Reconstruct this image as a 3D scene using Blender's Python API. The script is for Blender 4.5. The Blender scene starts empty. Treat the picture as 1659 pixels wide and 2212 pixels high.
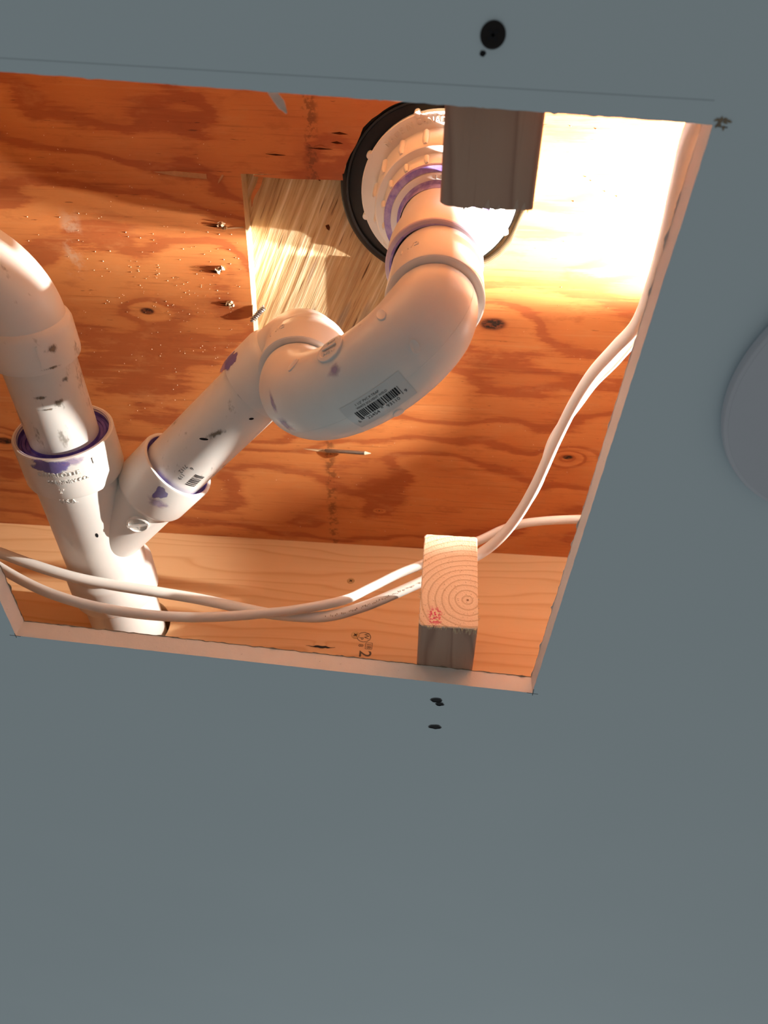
import bpy, bmesh, math, random
from mathutils import Vector, Matrix, noise
from mathutils.geometry import tessellate_polygon

random.seed(7)
S = 0.001                                   # all numbers below are millimetres; ceiling face is z = 0
sc = bpy.context.scene
COL = sc.collection

# ------------------------------------------------------------------ camera
cam = bpy.data.cameras.new('camera')
cam_ob = bpy.data.objects.new('camera', cam)
COL.objects.link(cam_ob)
cam.sensor_fit = 'VERTICAL'
cam.sensor_height = 36.0
cam.lens = 27.016
cam.clip_start = 0.01
cam.clip_end = 30
cam.dof.use_dof = True
cam.dof.focus_distance = 0.50
cam.dof.aperture_fstop = 14.0
cam_ob.matrix_world = Matrix(((0.99648025, -0.05775396, 0.06075847, 0.0),
                              (-0.00194256, -0.74051491, -0.67203712, 0.0),
                              (0.08380536, 0.66955369, -0.73802067, -0.3027),
                              (0, 0, 0, 1)))
sc.camera = cam_ob

# ------------------------------------------------------------------ world, added fill light, exposure
world = bpy.data.worlds.new('room_ambient')
sc.world = world
world.use_nodes = True
bg = world.node_tree.nodes['Background']
bg.inputs[0].default_value = (0.95, 1.0, 1.0, 1)
bg.inputs[1].default_value = 0.205
room_fill = bpy.data.lights.new('added_room_fill', 'AREA')  # area light added below to brighten the far ceiling; no window is known there
room_fill.shape = 'RECTANGLE'
room_fill.size, room_fill.size_y = 1.4, 1.2
room_fill.energy = 2.6
room_fill.color = (0.86, 0.97, 1.0)
room_fill_ob = bpy.data.objects.new('added_room_fill', room_fill)
COL.objects.link(room_fill_ob)
room_fill_ob.location = (0.2, 2.6, -1.1)
room_fill_ob.rotation_euler = (Vector((0.1, -1.3, 1.0))).to_track_quat('-Z', 'Y').to_euler()
sc.view_settings.view_transform = 'Standard'
sc.view_settings.look = 'None'
sc.view_settings.exposure = 0.0
sc.view_settings.gamma = 1.0
sc.view_settings.use_curve_mapping = False
LAMP = Vector((360, 272, 134))              # the work lamp lying in the joist bay, out of view

# ------------------------------------------------------------------ material helpers
class NT:
    def __init__(s, name, rough=0.5, spec=0.5):
        s.m = bpy.data.materials.new(name)
        s.m.use_nodes = True
        s.t = s.m.node_tree
        s.b = s.t.nodes['Principled BSDF']
        s.b.inputs['Roughness'].default_value = rough
        s.b.inputs['Specular IOR Level'].default_value = spec
    def n(s, typ, **kw):
        nd = s.t.nodes.new(typ)
        for k, v in kw.items(): setattr(nd, k, v)
        return nd
    def put(s, sock, v):
        if hasattr(v, 'links'): s.t.links.new(v, sock)
        else: sock.default_value = v
    def math(s, op, a, b=0.0, c=None, clamp=False):
        nd = s.n('ShaderNodeMath', operation=op)
        nd.use_clamp = clamp
        s.put(nd.inputs[0], a); s.put(nd.inputs[1], b)
        if c is not None: s.put(nd.inputs[2], c)
        return nd.outputs[0]
    def pos(s):
        return s.n('ShaderNodeTexCoord').outputs['Object']
    def mapping(s, vec, loc=(0, 0, 0), rot=(0, 0, 0), scale=(1, 1, 1)):
        nd = s.n('ShaderNodeMapping')
        s.put(nd.inputs[0], vec)
        nd.inputs[1].default_value = loc; nd.inputs[2].default_value = rot; nd.inputs[3].default_value = scale
        return nd.outputs[0]
    def noise(s, vec, scale, detail=2.0, rough=0.5, dist=0.0):
        nd = s.n('ShaderNodeTexNoise')
        s.put(nd.inputs['Vector'], vec)
        nd.inputs['Scale'].default_value = scale
        nd.inputs['Detail'].default_value = detail
        nd.inputs['Roughness'].default_value = rough
        nd.inputs['Distortion'].default_value = dist
        return nd.outputs[0]
    def sep(s, vec):
        nd = s.n('ShaderNodeSeparateXYZ'); s.put(nd.inputs[0], vec); return nd.outputs
    def ramp(s, fac, stops, interp='LINEAR'):
        nd = s.n('ShaderNodeValToRGB')
        nd.color_ramp.interpolation = interp
        el = nd.color_ramp.elements
        while len(el) < len(stops): el.new(0.5)
        for e, (p, c) in zip(el, stops):
            e.position = p; e.color = (*c, 1) if len(c) == 3 else c
        s.put(nd.inputs[0], fac)
        return nd.outputs[0]
    def step(s, v, a, b):                    # smooth 0..1 between a and b
        nd = s.n('ShaderNodeMapRange', interpolation_type='SMOOTHSTEP')
        s.put(nd.inputs[0], v); nd.inputs[1].default_value = a; nd.inputs[2].default_value = b
        return nd.outputs[0]
    def mix(s, fac, a, b, blend='MIX'):
        nd = s.n('ShaderNodeMix', data_type='RGBA', blend_type=blend)
        s.put(nd.inputs[0], fac)
        for i, v in ((6, a), (7, b)):
            if hasattr(v, 'links'): s.t.links.new(v, nd.inputs[i])
            else: nd.inputs[i].default_value = (*v, 1)
        return nd.outputs[2]
    def color(s, c):
        if hasattr(c, 'links'): s.t.links.new(c, s.b.inputs['Base Color'])
        else: s.b.inputs['Base Color'].default_value = (*c, 1)
        return s
    def bump(s, h, strength=0.3, dist=0.001):
        nd = s.n('ShaderNodeBump')
        nd.inputs['Strength'].default_value = strength
        nd.inputs['Distance'].default_value = dist
        s.t.links.new(h, nd.inputs['Height'])
        s.t.links.new(nd.outputs[0], s.b.inputs['Normal'])
        return s

def knots_field(t, xyz, knots, aspect=2.0):
    """returns (displacement of the ring field, dark core mask) for knots [(x, y, radius, push)] in metres"""
    disp = core = None
    for kx, ky, r, push in knots:
        dx = t.math('SUBTRACT', xyz[0], kx)
        dy = t.math('MULTIPLY', t.math('SUBTRACT', xyz[1], ky), aspect)
        d2 = t.math('ADD', t.math('MULTIPLY', dx, dx), t.math('MULTIPLY', dy, dy))
        g = t.math('MULTIPLY', t.math('EXPONENT', t.math('MULTIPLY', d2, -1.0 / (16 * r * r))), push)
        c = t.math('EXPONENT', t.math('MULTIPLY', d2, -1.0 / (r * r)))
        disp = g if disp is None else t.math('ADD', disp, g)
        core = c if core is None else t.math('MAXIMUM', core, c)
    return disp, core

def mat_plywood():
    t = NT('stained_plywood', 0.5, 0.35)
    p = t.pos()
    x = t.sep(p)
    warp = t.noise(t.mapping(p, scale=(4.2, 11, 1)), 1.0, 2.5, 0.5, 0.3)
    big = t.noise(t.mapping(p, loc=(3, 1, 0), scale=(1.6, 4.5, 1)), 1.0, 1.0)
    kd, kc = knots_field(t, x, [(-.2375, .2972, .0056, .9), (.0400, .2957, .0100, 1.2), (.1185, .4228, .0045, 2.4),
                                (-.4048, .4384, .0075, 2.0), (-.21, .46, .0012, 1.6), (-.05, .50, .001, 1.8)])
    v = t.math('ADD', t.math('MULTIPLY', x[1], 19.0), t.math('MULTIPLY', warp, 6.0))
    v = t.math('ADD', v, t.math('MULTIPLY', big, 3.0))
    v = t.math('ADD', v, kd)
    feather = t.noise(t.mapping(p, loc=(2, 5, 0), scale=(22, 330, 1)), 1.0, 4.0, 0.7)
    mott = t.noise(t.mapping(p, loc=(7, 3, 0), scale=(30, 75, 1)), 1.0, 4.0, 0.65)
    v = t.math('ADD', v, t.math('ADD', t.math('MULTIPLY', feather, .42), t.math('MULTIPLY', mott, .34)))
    fr = t.math('FRACT', v)
    base = t.ramp(fr, [(0.0, (.575, .212, .062)), (0.35, (.54, .188, .054)), (0.58, (.49, .160, .045)), (0.66, (.375, .102, .029)),
                       (0.84, (.39, .107, .031)), (0.90, (.52, .174, .050)), (1.0, (.575, .212, .062))])
    streak = t.noise(t.mapping(p, scale=(14, 420, 1)), 1.0, 3.0, 0.65)
    base = t.mix(t.math('MULTIPLY', t.step(streak, .54, .8), .6), base, (.24, .055, .015))
    streak2 = t.noise(t.mapping(p, loc=(5, 2, 0), scale=(9, 190, 1)), 1.0, 2.0, 0.6)
    base = t.mix(t.math('MULTIPLY', t.step(streak2, .58, .8), .45), base, (.58, .27, .10))
    pores = t.noise(t.mapping(p, loc=(1, 7, 0), scale=(70, 560, 1)), 1.0, 2.5, 0.6)
    base = t.mix(t.math('MULTIPLY', t.step(pores, .69, .75), .6), base, (.07, .018, .008))
    # worn pale scuffs and a dark drip line
    sc1 = t.noise(p, 60, 4, .7)
    sx = t.math('ABSOLUTE', t.math('ADD', t.math('SUBTRACT', x[0], -.283), t.math('MULTIPLY', t.math('SUBTRACT', x[1], .235), .15)))
    sy = t.math('ABSOLUTE', t.math('SUBTRACT', x[1], .243))
    base = t.mix(t.math('MULTIPLY', t.step(mott, .52, .74), .32), base, (.60, .27, .10))
    base = t.mix(t.math('MULTIPLY', t.math('SUBTRACT', 1, t.step(mott, .30, .46)), .35), base, (.30, .075, .022))
    scuff = t.math('MULTIPLY', t.math('SUBTRACT', 1, t.step(sx, .003, .010)), t.math('SUBTRACT', 1, t.step(sy, .012, .032)))
    base = t.mix(t.math('MULTIPLY', t.math('MULTIPLY', scuff, t.step(sc1, .42, .6)), .6), base, (.52, .36, .24))
    dripx = t.math('ABSOLUTE', t.math('SUBTRACT', t.math('ADD', x[0], t.math('MULTIPLY', t.math('SUBTRACT', sc1, .5), .008)), -.0955))
    drip = t.math('MULTIPLY', t.math('SUBTRACT', 1, t.step(dripx, .002, .0065)), t.step(t.noise(p, 150, 3, .7), .46, .58))
    base = t.mix(t.math('MULTIPLY', drip, .6), base, (.13, .045, .014))
    kn = t.noise(t.mapping(p, scale=(260, 500, 1)), 1.0, 3, .7)
    base = t.mix(t.step(kc, .12, .55), base, (.15, .04, .014))
    base = t.mix(t.math('MULTIPLY', t.step(kc, .3, .7), t.step(kn, .40, .55)), base, (.012, .008, .007))
    t.color(base)
    h = t.math('ADD', t.math('MULTIPLY', streak, .6), t.math('MULTIPLY', fr, .15))
    t.bump(t.math('SUBTRACT', h, t.math('MULTIPLY', kc, .4)), .28, .0008)
    return t.m

def mat_veneer():
    t = NT('torn_pale_veneer', 0.75, 0.2)
    p = t.mapping(t.pos(), rot=(0, 0, math.radians(66)))
    a = t.noise(t.mapping(p, scale=(9, 260, 1)), 1.0, 4, .65)
    b = t.noise(t.mapping(p, loc=(2, 3, 0), scale=(5, 60, 1)), 1.0, 2, .5, .3)
    base = t.ramp(a, [(.28, (.24, .12, .05)), (.42, (.50, .32, .155)), (.55, (.63, .45, .25)), (.66, (.80, .66, .44)), (.78, (.60, .42, .23))])
    base = t.mix(t.math('MULTIPLY', t.step(b, .5, .68), .55), base, (.42, .27, .14))
    gx = t.noise(t.mapping(p, loc=(8, 1, 0), scale=(8, 90, 1)), 1.0, 2, .5)
    base = t.mix(t.math('MULTIPLY', t.step(gx, .60, .70), .6), base, (.30, .25, .20))
    dk = t.noise(t.mapping(p, loc=(4, 9, 0), scale=(24, 420, 1)), 1.0, 2, .5)
    base = t.mix(t.step(dk, .66, .72), base, (.13, .06, .028))
    t.color(base).bump(t.math('ADD', a, t.math('MULTIPLY', gx, .5)), .8, .0025)
    return t.m

def mat_plyedge():
    t = NT('plywood_cut_edge', 0.8, 0.15)
    p = t.pos()
    z = t.sep(p)[2]
    ns = t.noise(t.mapping(p, scale=(60, 60, 900)), 1.0, 3, .6)
    ply = t.math('FRACT', t.math('MULTIPLY', z, 300))
    base = t.mix(t.step(ply, .45, .55), (.70, .55, .36), (.55, .38, .22))
    base = t.mix(t.step(ns, .60, .75), base, (.25, .13, .06))
    t.color(base).bump(ns, .5, .001)
    return t.m

def mat_pine(name, axis, cols, scale=1.0, knots=None, pl=(0, 2)):
    """planed softwood, grain along axis 0 or 1; pl = the two coordinates the grain is drawn in"""
    t = NT(name, 0.6, 0.25)
    p = t.pos()
    x = t.sep(p)
    along, across = (x[pl[0]], x[pl[1]])
    cmb = t.n('ShaderNodeCombineXYZ')
    t.put(cmb.inputs[0], along); t.put(cmb.inputs[1], across)
    q = cmb.outputs[0]
    w = t.noise(t.mapping(q, scale=(3 * scale, 16 * scale, 1)), 1.0, 2, .5, .2)
    v = t.math('ADD', t.math('MULTIPLY', across, 55 * scale), t.math('MULTIPLY', w, 5.0))
    kc = None
    if knots:
        kd, kc = knots_field(t, (along, across), knots, 1.6)
        v = t.math('ADD', v, kd)
    fr = t.math('FRACT', v)
    base = t.ramp(fr, [(0, cols[0]), (.62, cols[1]), (.82, cols[2]), (.9, cols[1]), (1, cols[0])])
    st = t.noise(t.mapping(q, scale=(16, 520, 1)), 1.0, 3, .6)
    base = t.mix(t.math('MULTIPLY', t.step(st, .54, .8), .5), base, cols[2])
    mott = t.noise(q, 9, 2, .5)
    base = t.mix(t.math('MULTIPLY', t.step(mott, .5, .75), .35), base, cols[2])
    if kc is not None:
        base = t.mix(t.step(kc, .2, .6), base, (.16, .05, .02))
    t.color(base).bump(st, .12, .0006)
    return t.m

def mat_endgrain(px, pz):
    t = NT('sawn_end_grain', 0.85, 0.15)
    p = t.pos()
    x = t.sep(p)
    wob = t.noise(p, 38, 2, .5)
    dx = t.math('MULTIPLY', t.math('SUBTRACT', x[0], px), 1.05)
    dz = t.math('SUBTRACT', x[2], pz)
    d = t.math('SQRT', t.math('ADD', t.math('MULTIPLY', dx, dx), t.math('MULTIPLY', dz, dz)))
    d = t.math('ADD', d, t.math('MULTIPLY', t.math('SUBTRACT', wob, .5), .004))
    fr = t.math('FRACT', t.math('MULTIPLY', d, 215))
    base = t.ramp(fr, [(0, (.80, .64, .47)), (.66, (.77, .60, .43)), (.82, (.58, .41, .26)), (.93, (.62, .45, .29)), (1, (.80, .64, .47))])
    core = t.math('SUBTRACT', 1, t.step(d, .0006, .0017))
    base = t.mix(core, base, (.20, .10, .05))
    sp = t.noise(p, 900, 2, .6)
    base = t.mix(t.step(sp, .66, .72), base, (.30, .18, .09))
    pink = t.noise(p, 420, 2, .6)
    pm = t.math('MULTIPLY', t.math('SUBTRACT', 1, t.step(t.math('ABSOLUTE', t.math('SUBTRACT', x[0], .0065)), .002, .006)),
                t.math('SUBTRACT', 1, t.step(t.math('ABSOLUTE', t.math('SUBTRACT', x[2], .021)), .003, .010)))
    base = t.mix(t.math('MULTIPLY', pm, t.step(pink, .47, .53)), base, (.60, .06, .14))
    t.color(base).bump(t.math('ADD', sp, t.math('MULTIPLY', fr, .4)), .5, .0008)
    return t.m

def mat_pvc(name='white_pvc', dirt=0.0):
    t = NT(name, 0.34, 0.45)
    p = t.pos()
    a = t.noise(p, 25, 3, .6)
    base = t.mix(t.step(a, .35, .7), (.80, .765, .715), (.76, .725, .68))
    if dirt:
        d1 = t.noise(t.mapping(p, scale=(70, 30, 70)), 1.0, 4, .72)
        base = t.mix(t.math('MULTIPLY', t.step(d1, .58, .70), dirt), base, (.20, .17, .13))
    t.color(base)
    rr = t.noise(p, 140, 2, .5)
    t.put(t.b.inputs['Roughness'], t.math('ADD', t.math('MULTIPLY', rr, .16), .24))
    t.bump(t.noise(p, 260, 2, .5), .03, .0005)
    return t.m

def mat_primer(name, thin=False):
    t = NT(name, 0.42, 0.4)
    p = t.pos()
    a = t.noise(p, 130, 3, .6)
    t.color(t.mix(t.step(a, .35, .65), (.085, .055, .34), (.17, .12, .46)) if not thin else
            t.mix(t.step(a, .38, .62), (.42, .34, .60), (.24, .17, .50)))
    return t.m

def mat_film(name, c0, c1, rough, scale, lo, hi, most, gain=1.0):
    """a stain whose cover comes from a ragged noise and thins out to the rim of its film"""
    t = NT(name, rough, 0.35)
    p = t.pos()
    a = t.noise(t.mapping(p, scale=scale), 1.0, 4, .68)
    t.color(t.mix(a, c0, c1))
    at = t.n('ShaderNodeAttribute'); at.attribute_name = 'fade'
    v = t.math('ADD', t.math('MULTIPLY', at.outputs['Fac'], gain), t.math('MULTIPLY', t.math('SUBTRACT', a, .5), 1.6))
    t.put(t.b.inputs['Alpha'], t.math('MULTIPLY', t.step(v, lo, hi), most))
    return t.m

def mat_plain(name, c, rough=0.5, spec=0.4, metal=0.0, var=0.0, scale=200):
    t = NT(name, rough, spec)
    t.b.inputs['Metallic'].default_value = metal
    p = t.pos()
    nz = t.noise(p, scale, 2, .5)
    d = tuple(v * (1 - var) for v in c)
    t.color(t.mix(nz, c, d))
    return t.m

def mat_ceiling():
    t = NT('blue_ceiling_paint', 0.62, 0.3)
    p = t.pos()
    a = t.noise(p, 380, 3, .55)
    b = t.noise(p, 5, 2, .5)
    base = t.mix(b, (.590, .695, .745), (.630, .735, .785))
    t.color(base).bump(a, .10, .0006)
    return t.m

def mat_gypsum():
    t = NT('cut_gypsum', 0.9, 0.1)
    p = t.pos()
    a = t.noise(p, 420, 3, .7)
    b = t.noise(p, 60, 2, .5)
    base = t.mix(b, (.80, .745, .69), (.72, .66, .60))
    base = t.mix(t.step(a, .70, .76), base, (.24, .19, .15))
    t.color(base).bump(a, .22, .0006)
    return t.m

M = {}
M['ply'] = mat_plywood()
M['veneer'] = mat_veneer()
M['plyedge'] = mat_plyedge()
M['joist'] = mat_pine('pine_joist', 0, [(.72, .45, .235), (.695, .425, .218), (.62, .345, .16)], 1.25, [(-.0918, .1166, .0018, 1.2), (.34, .18, .004, 1.5)])
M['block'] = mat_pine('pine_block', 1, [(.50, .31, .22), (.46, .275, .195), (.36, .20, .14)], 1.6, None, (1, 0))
M['end'] = mat_endgrain(.0275, .0365)
M['pvc'] = mat_pvc()
M['pvc_dirty'] = mat_pvc('scuffed_pvc', .7)
M['grime'] = mat_film('grime_smudge', (.13, .10, .07), (.30, .24, .17), .6, (300, 110, 300), .35, .95, .8)
M['film_purple'] = mat_film('purple_primer_film', (.10, .07, .36), (.24, .19, .50), .4, (90, 90, 90), .22, .50, .74, 1.4)
M['film_faint'] = mat_film('faint_primer_film', (.30, .20, .42), (.42, .30, .50), .4, (80, 80, 80), .25, .95, .5, 1.2)
M['primer'] = mat_primer('purple_primer')
M['primer_thin'] = mat_primer('thin_purple_primer', True)
M['ink'] = mat_plain('black_ink', (.012, .012, .014), .6, .2)
M['greyink'] = mat_plain('faded_ink', (.10, .075, .055), .7, .1)
M['cable'] = mat_plain('white_cable_sheath', (.80, .77, .72), .42, .4, 0, .08, 60)
M['ceiling'] = mat_ceiling()
M['gypsum'] = mat_gypsum()
M['kraft'] = mat_plain('torn_kraft_paper', (.34, .26, .18), .9, .05, 0, .35, 300)
M['back_paper'] = mat_plain('board_back_paper', (.58, .52, .45), .9, .05, 0, .2, 60)
M['paper'] = mat_plain('torn_white_paper', (.72, .68, .62), .9, .05, 0, .25, 300)
M['pencil'] = mat_plain('pencil_mark', (.17, .18, .19), .8, .1)
M['faint'] = mat_plain('faint_pencil', (.44, .51, .545), .8, .1)
M['rubber'] = mat_plain('black_rubber', (.012, .011, .010), .45, .4, 0, .3, 100)
M['screw'] = mat_plain('black_phosphate', (.022, .018, .017), .5, .4, .6, .3, 300)
M['brass'] = mat_plain('gold_zinc', (.62, .40, .17), .35, .5, .35, .3, 300)
M['steel'] = mat_plain('grey_steel', (.34, .30, .27), .4, .5, .8, .3, 300)
M['chip'] = mat_plain('pale_splinter', (.78, .62, .42), .8, .1, 0, .2, 300)
M['bark'] = mat_plain('dark_torn_fibre', (.085, .022, .008), .9, .05, 0, .3, 300)
M['blockchip'] = mat_plain('raised_block_fibre', (.60, .42, .32), .8, .1, 0, .2, 300)
M['lilac'] = mat_plain('lilac_primer_film', (.60, .50, .62), .35, .45, 0, .2, 90)
M['fadedprint'] = mat_plain('worn_cable_print', (.36, .30, .24), .6, .2)
M['film'] = mat_plain('label_film', (.68, .665, .64), .2, .5, 0, .05, 100)
M['sliver'] = mat_plain('lifted_face_veneer', (.50, .27, .14), .8, .1, 0, .3, 300)
M['disc'] = mat_plain('white_trim_plastic', (.575, .60, .66), .5, .4, 0, .05, 60)

# ------------------------------------------------------------------ mesh helpers (millimetres in, metres out)
class MB:
    def __init__(s): s.v, s.f, s.mi = [], [], []
    def add(s, verts, faces, mi=0):
        o = len(s.v)
        s.v += [tuple(q) for q in verts]
        s.f += [tuple(o + i for i in f) for f in faces]
        s.mi += [mi] * len(faces)
        return s
    def box(s, a, b, mi=0):
        (x0, y0, z0), (x1, y1, z1) = a, b
        v = [(x, y, z) for z in (z0, z1) for y in (y0, y1) for x in (x0, x1)]
        return s.add(v, [(0, 2, 3, 1), (4, 5, 7, 6), (0, 1, 5, 4), (2, 6, 7, 3), (0, 4, 6, 2), (1, 3, 7, 5)], mi)
    def build(s, name, mats, parent=None, smooth=None, root=None):
        me = bpy.data.meshes.new(name)
        o = Vector(root) if root else Vector((0, 0, 0))
        me.from_pydata([((Vector(q) - o) * S)[:] for q in s.v], [], s.f)
        for m in (mats if isinstance(mats, (list, tuple)) else [mats]): me.materials.append(m)
        me.polygons.foreach_set('material_index', s.mi)
        me.validate(); me.update()
        if smooth is not None:
            me.polygons.foreach_set('use_smooth', [True] * len(me.polygons))
            me.set_sharp_from_angle(angle=math.radians(smooth))
        ob = bpy.data.objects.new(name, me)
        COL.objects.link(ob)
        if parent is not None:
            ob.parent = parent
        elif root: ob.location = o * S
        return ob

def frame(d, up=(0, 0, 1)):
    d = Vector(d).normalized()
    u = Vector(up)
    e1 = (u - d * u.dot(d))
    if e1.length < 1e-4: e1 = Vector((1, 0, 0)) - d * d.x
    e1.normalize()
    return d, e1, d.cross(e1)

def lathe(mb, o, d, prof, n=64, up=(0, 0, 1), mi=0, cap=(False, False)):
    """profile [(t along axis, radius)] turned about the axis"""
    o = Vector(o)
    d, e1, e2 = frame(d, up)
    vs = []
    for t, r in prof:
        for k in range(n):
            a = 2 * math.pi * k / n
            vs.append(o + d * t + (e1 * math.cos(a) + e2 * math.sin(a)) * r)
    fs = []
    for i in range(len(prof) - 1):
        for k in range(n):
            k2 = (k + 1) % n
            fs.append((i * n + k, i * n + k2, (i + 1) * n + k2, (i + 1) * n + k))
    if cap[0]: fs.append(tuple(range(n - 1, -1, -1)))
    if cap[1]: fs.append(tuple((len(prof) - 1) * n + k for k in range(n)))
    mb.add(vs, fs, mi)
    return mb

def tube(mb, pts, r, n=32, caps=True, r2=None, mi=0, normal=None, twist=0.0):
    pts = [Vector(p) for p in pts]
    m = len(pts)
    rad = r if isinstance(r, (list, tuple)) else [r] * m
    tg = [(pts[min(i + 1, m - 1)] - pts[max(i - 1, 0)]).normalized() for i in range(m)]
    e = Vector(normal) if normal else (Vector((0, 0, 1)) if abs(tg[0].z) < .9 else Vector((1, 0, 0)))
    vs = []
    for i in range(m):
        e = (e - tg[i] * e.dot(tg[i])).normalized()
        f = tg[i].cross(e)
        tw = twist * i / m
        for k in range(n):
            a = 2 * math.pi * k / n
            ra, rb = rad[i], (r2 * rad[i] / rad[0] if r2 else rad[i])
            c, s_ = math.cos(a) * ra, math.sin(a) * rb
            vs.append(pts[i] + e * (c * math.cos(tw) - s_ * math.sin(tw)) + f * (c * math.sin(tw) + s_ * math.cos(tw)))
    fs = []
    for i in range(m - 1):
        for k in range(n):
            k2 = (k + 1) % n
            fs.append((i * n + k, i * n + k2, (i + 1) * n + k2, (i + 1) * n + k))
    if caps:
        fs.append(tuple(range(n - 1, -1, -1)))
        fs.append(tuple((m - 1) * n + k for k in range(n)))
    mb.add(vs, fs, mi)
    return mb

def spline(pts, per=8):
    """Catmull-Rom through the points"""
    P = [Vector(p) for p in pts]
    P = [P[0] * 2 - P[1]] + P + [P[-1] * 2 - P[-2]]
    out = []
    for i in range(1, len(P) - 2):
        a, b, c, d = P[i - 1], P[i], P[i + 1], P[i + 2]
        for k in range(per):
            t = k / per
            out.append(0.5 * ((2 * b) + (c - a) * t + (2 * a - 5 * b + 4 * c - d) * t * t + (3 * b - a - 3 * c + d) * t ** 3))
    out.append(P[-2])
    return out

def prism(mb, loops, z0, z1, mi_face=0, mi_side=0, top=True):
    """plate with holes: loops[0] outline, the others holes, (x, y) each; z0 is the underside"""
    tri = tessellate_polygon([[Vector((x, y, 0)) for x, y in lp] for lp in loops])
    flat = [p for lp in loops for p in lp]
    for z, flip in ((z0, True), (z1, False)):
        if z == z1 and not top: continue
        fs = []
        for a, b, c in tri:
            A, B, C_ = flat[a], flat[b], flat[c]
            ccw = (B[0] - A[0]) * (C_[1] - A[1]) - (B[1] - A[1]) * (C_[0] - A[0]) > 0
            fs.append((a, b, c) if ccw != flip else (c, b, a))
        mb.add([(x, y, z) for x, y in flat], fs, mi_face)
    for lp in loops:
        n = len(lp)
        mb.add([(x, y, z0) for x, y in lp] + [(x, y, z1) for x, y in lp],
               [(i, (i + 1) % n, n + (i + 1) % n, n + i) for i in range(n)], mi_side)
    return mb

_tc = {}
def glyphs(s, size, align='CENTER', extrude=0.0, bold=0.0):
    """flat text as (verts [(u, v, h)], faces) in millimetres"""
    key = (s, size, align, extrude, bold)
    if key in _tc: return _tc[key]
    cu = bpy.data.curves.new('lettering', 'FONT')
    cu.body = s; cu.size = size; cu.align_x = align; cu.align_y = 'CENTER'
    cu.extrude = extrude; cu.resolution_u = 3; cu.offset = bold
    ob = bpy.data.objects.new('lettering', cu)
    COL.objects.link(ob)
    dg = bpy.context.evaluated_depsgraph_get()
    me = ob.evaluated_get(dg).to_mesh()
    r = ([v.co[:] for v in me.vertices], [tuple(p.vertices) for p in me.polygons])
    ob.evaluated_get(dg).to_mesh_clear()
    bpy.data.objects.remove(ob); bpy.data.curves.remove(cu)
    _tc[key] = r
    return r

def place_text(mb, s, size, fn, align='CENTER', extrude=0.0, mi=0, bold=0.0):
    """fn maps (u, v, h) in mm to a point"""
    v, f = glyphs(s, size, align, extrude, bold)
    mb.add([fn(a, b, c) for a, b, c in v], f, mi)

def tag(o, label=None, cat=None, group=None, kind=None):
    if label: o['label'] = label
    if cat: o['category'] = cat
    if group: o['group'] = group
    if kind: o['kind'] = kind
    return o

def empty(name, loc):
    o = bpy.data.objects.new(name, None)
    COL.objects.link(o)
    o.location = Vector(loc) * S
    o.empty_display_size = .02
    return o

def smooth_rand(seed):
    return lambda x, s=1.0: noise.noise(Vector((x * s, seed * 13.7, 0.3)))

# ------------------------------------------------------------------ the ceiling with its cut-out
BL, BR, TR, TL = (-271.3, 406.3), (73.7, 429.4), (91.7, 81.3), (-258.5, 65.6)
def rough_loop(pts, step=4.0, amp=.5, seed=1):
    out = []
    for i in range(len(pts)):
        a, b = Vector(pts[i]), Vector(pts[(i + 1) % len(pts)])
        n = max(2, int((b - a).length / step))
        nrm = Vector((-(b - a).y, (b - a).x)).normalized()
        for k in range(n):
            p = a.lerp(b, k / n)
            j = 0 if k == 0 else amp * (noise.noise(Vector((p.x * .22, p.y * .22, seed))) + .8 * noise.noise(Vector((p.x * .6, p.y * .6, seed + 5))))
            p = p + nrm * j
            out.append((p.x, p.y))
    return out
hole = rough_loop([BL, BR, TR, TL], 2.5, .20, 2)
inner = [(x + .22 * noise.noise(Vector((x * .5, y * .5, 4))), y + .22 * noise.noise(Vector((x * .5, y * .5, 9)))) for x, y in hole]
mb = MB()
outer = [(-1500, -800), (1500, -800), (1500, 2400), (-1500, 2400)]
tri = tessellate_polygon([[Vector((x, y, 0)) for x, y in lp] for lp in (outer, hole)])
flat = outer + hole
flat2 = outer + inner
for pts, z, flip, mi in ((flat, 0, True, 0), (flat2, 12.7, False, 2)):
    fs = []
    for a, b, c in tri:
        A, B, C_ = flat[a], flat[b], flat[c]
        ccw = (B[0] - A[0]) * (C_[1] - A[1]) - (B[1] - A[1]) * (C_[0] - A[0]) > 0
        fs.append((a, b, c) if ccw != flip else (c, b, a))
    mb.add([(x, y, z) for x, y in pts], fs, mi)
n = len(hole)
mb.add([(x, y, 0) for x, y in hole] + [(x, y, 12.7) for x, y in inner], [(i, (i + 1) % n, n + (i + 1) % n, n + i) for i in range(n)], 1)
mb.add([(x, y, z) for z in (0, 12.7) for x, y in outer], [(i, (i + 1) % 4, 4 + (i + 1) % 4, 4 + i) for i in range(4)], 1)
ceiling = tag(mb.build('ceiling', [M['ceiling'], M['gypsum'], M['back_paper']], None, 30), 'blue painted drywall ceiling with a rectangular hole cut in it', None, None, 'structure')

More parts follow.
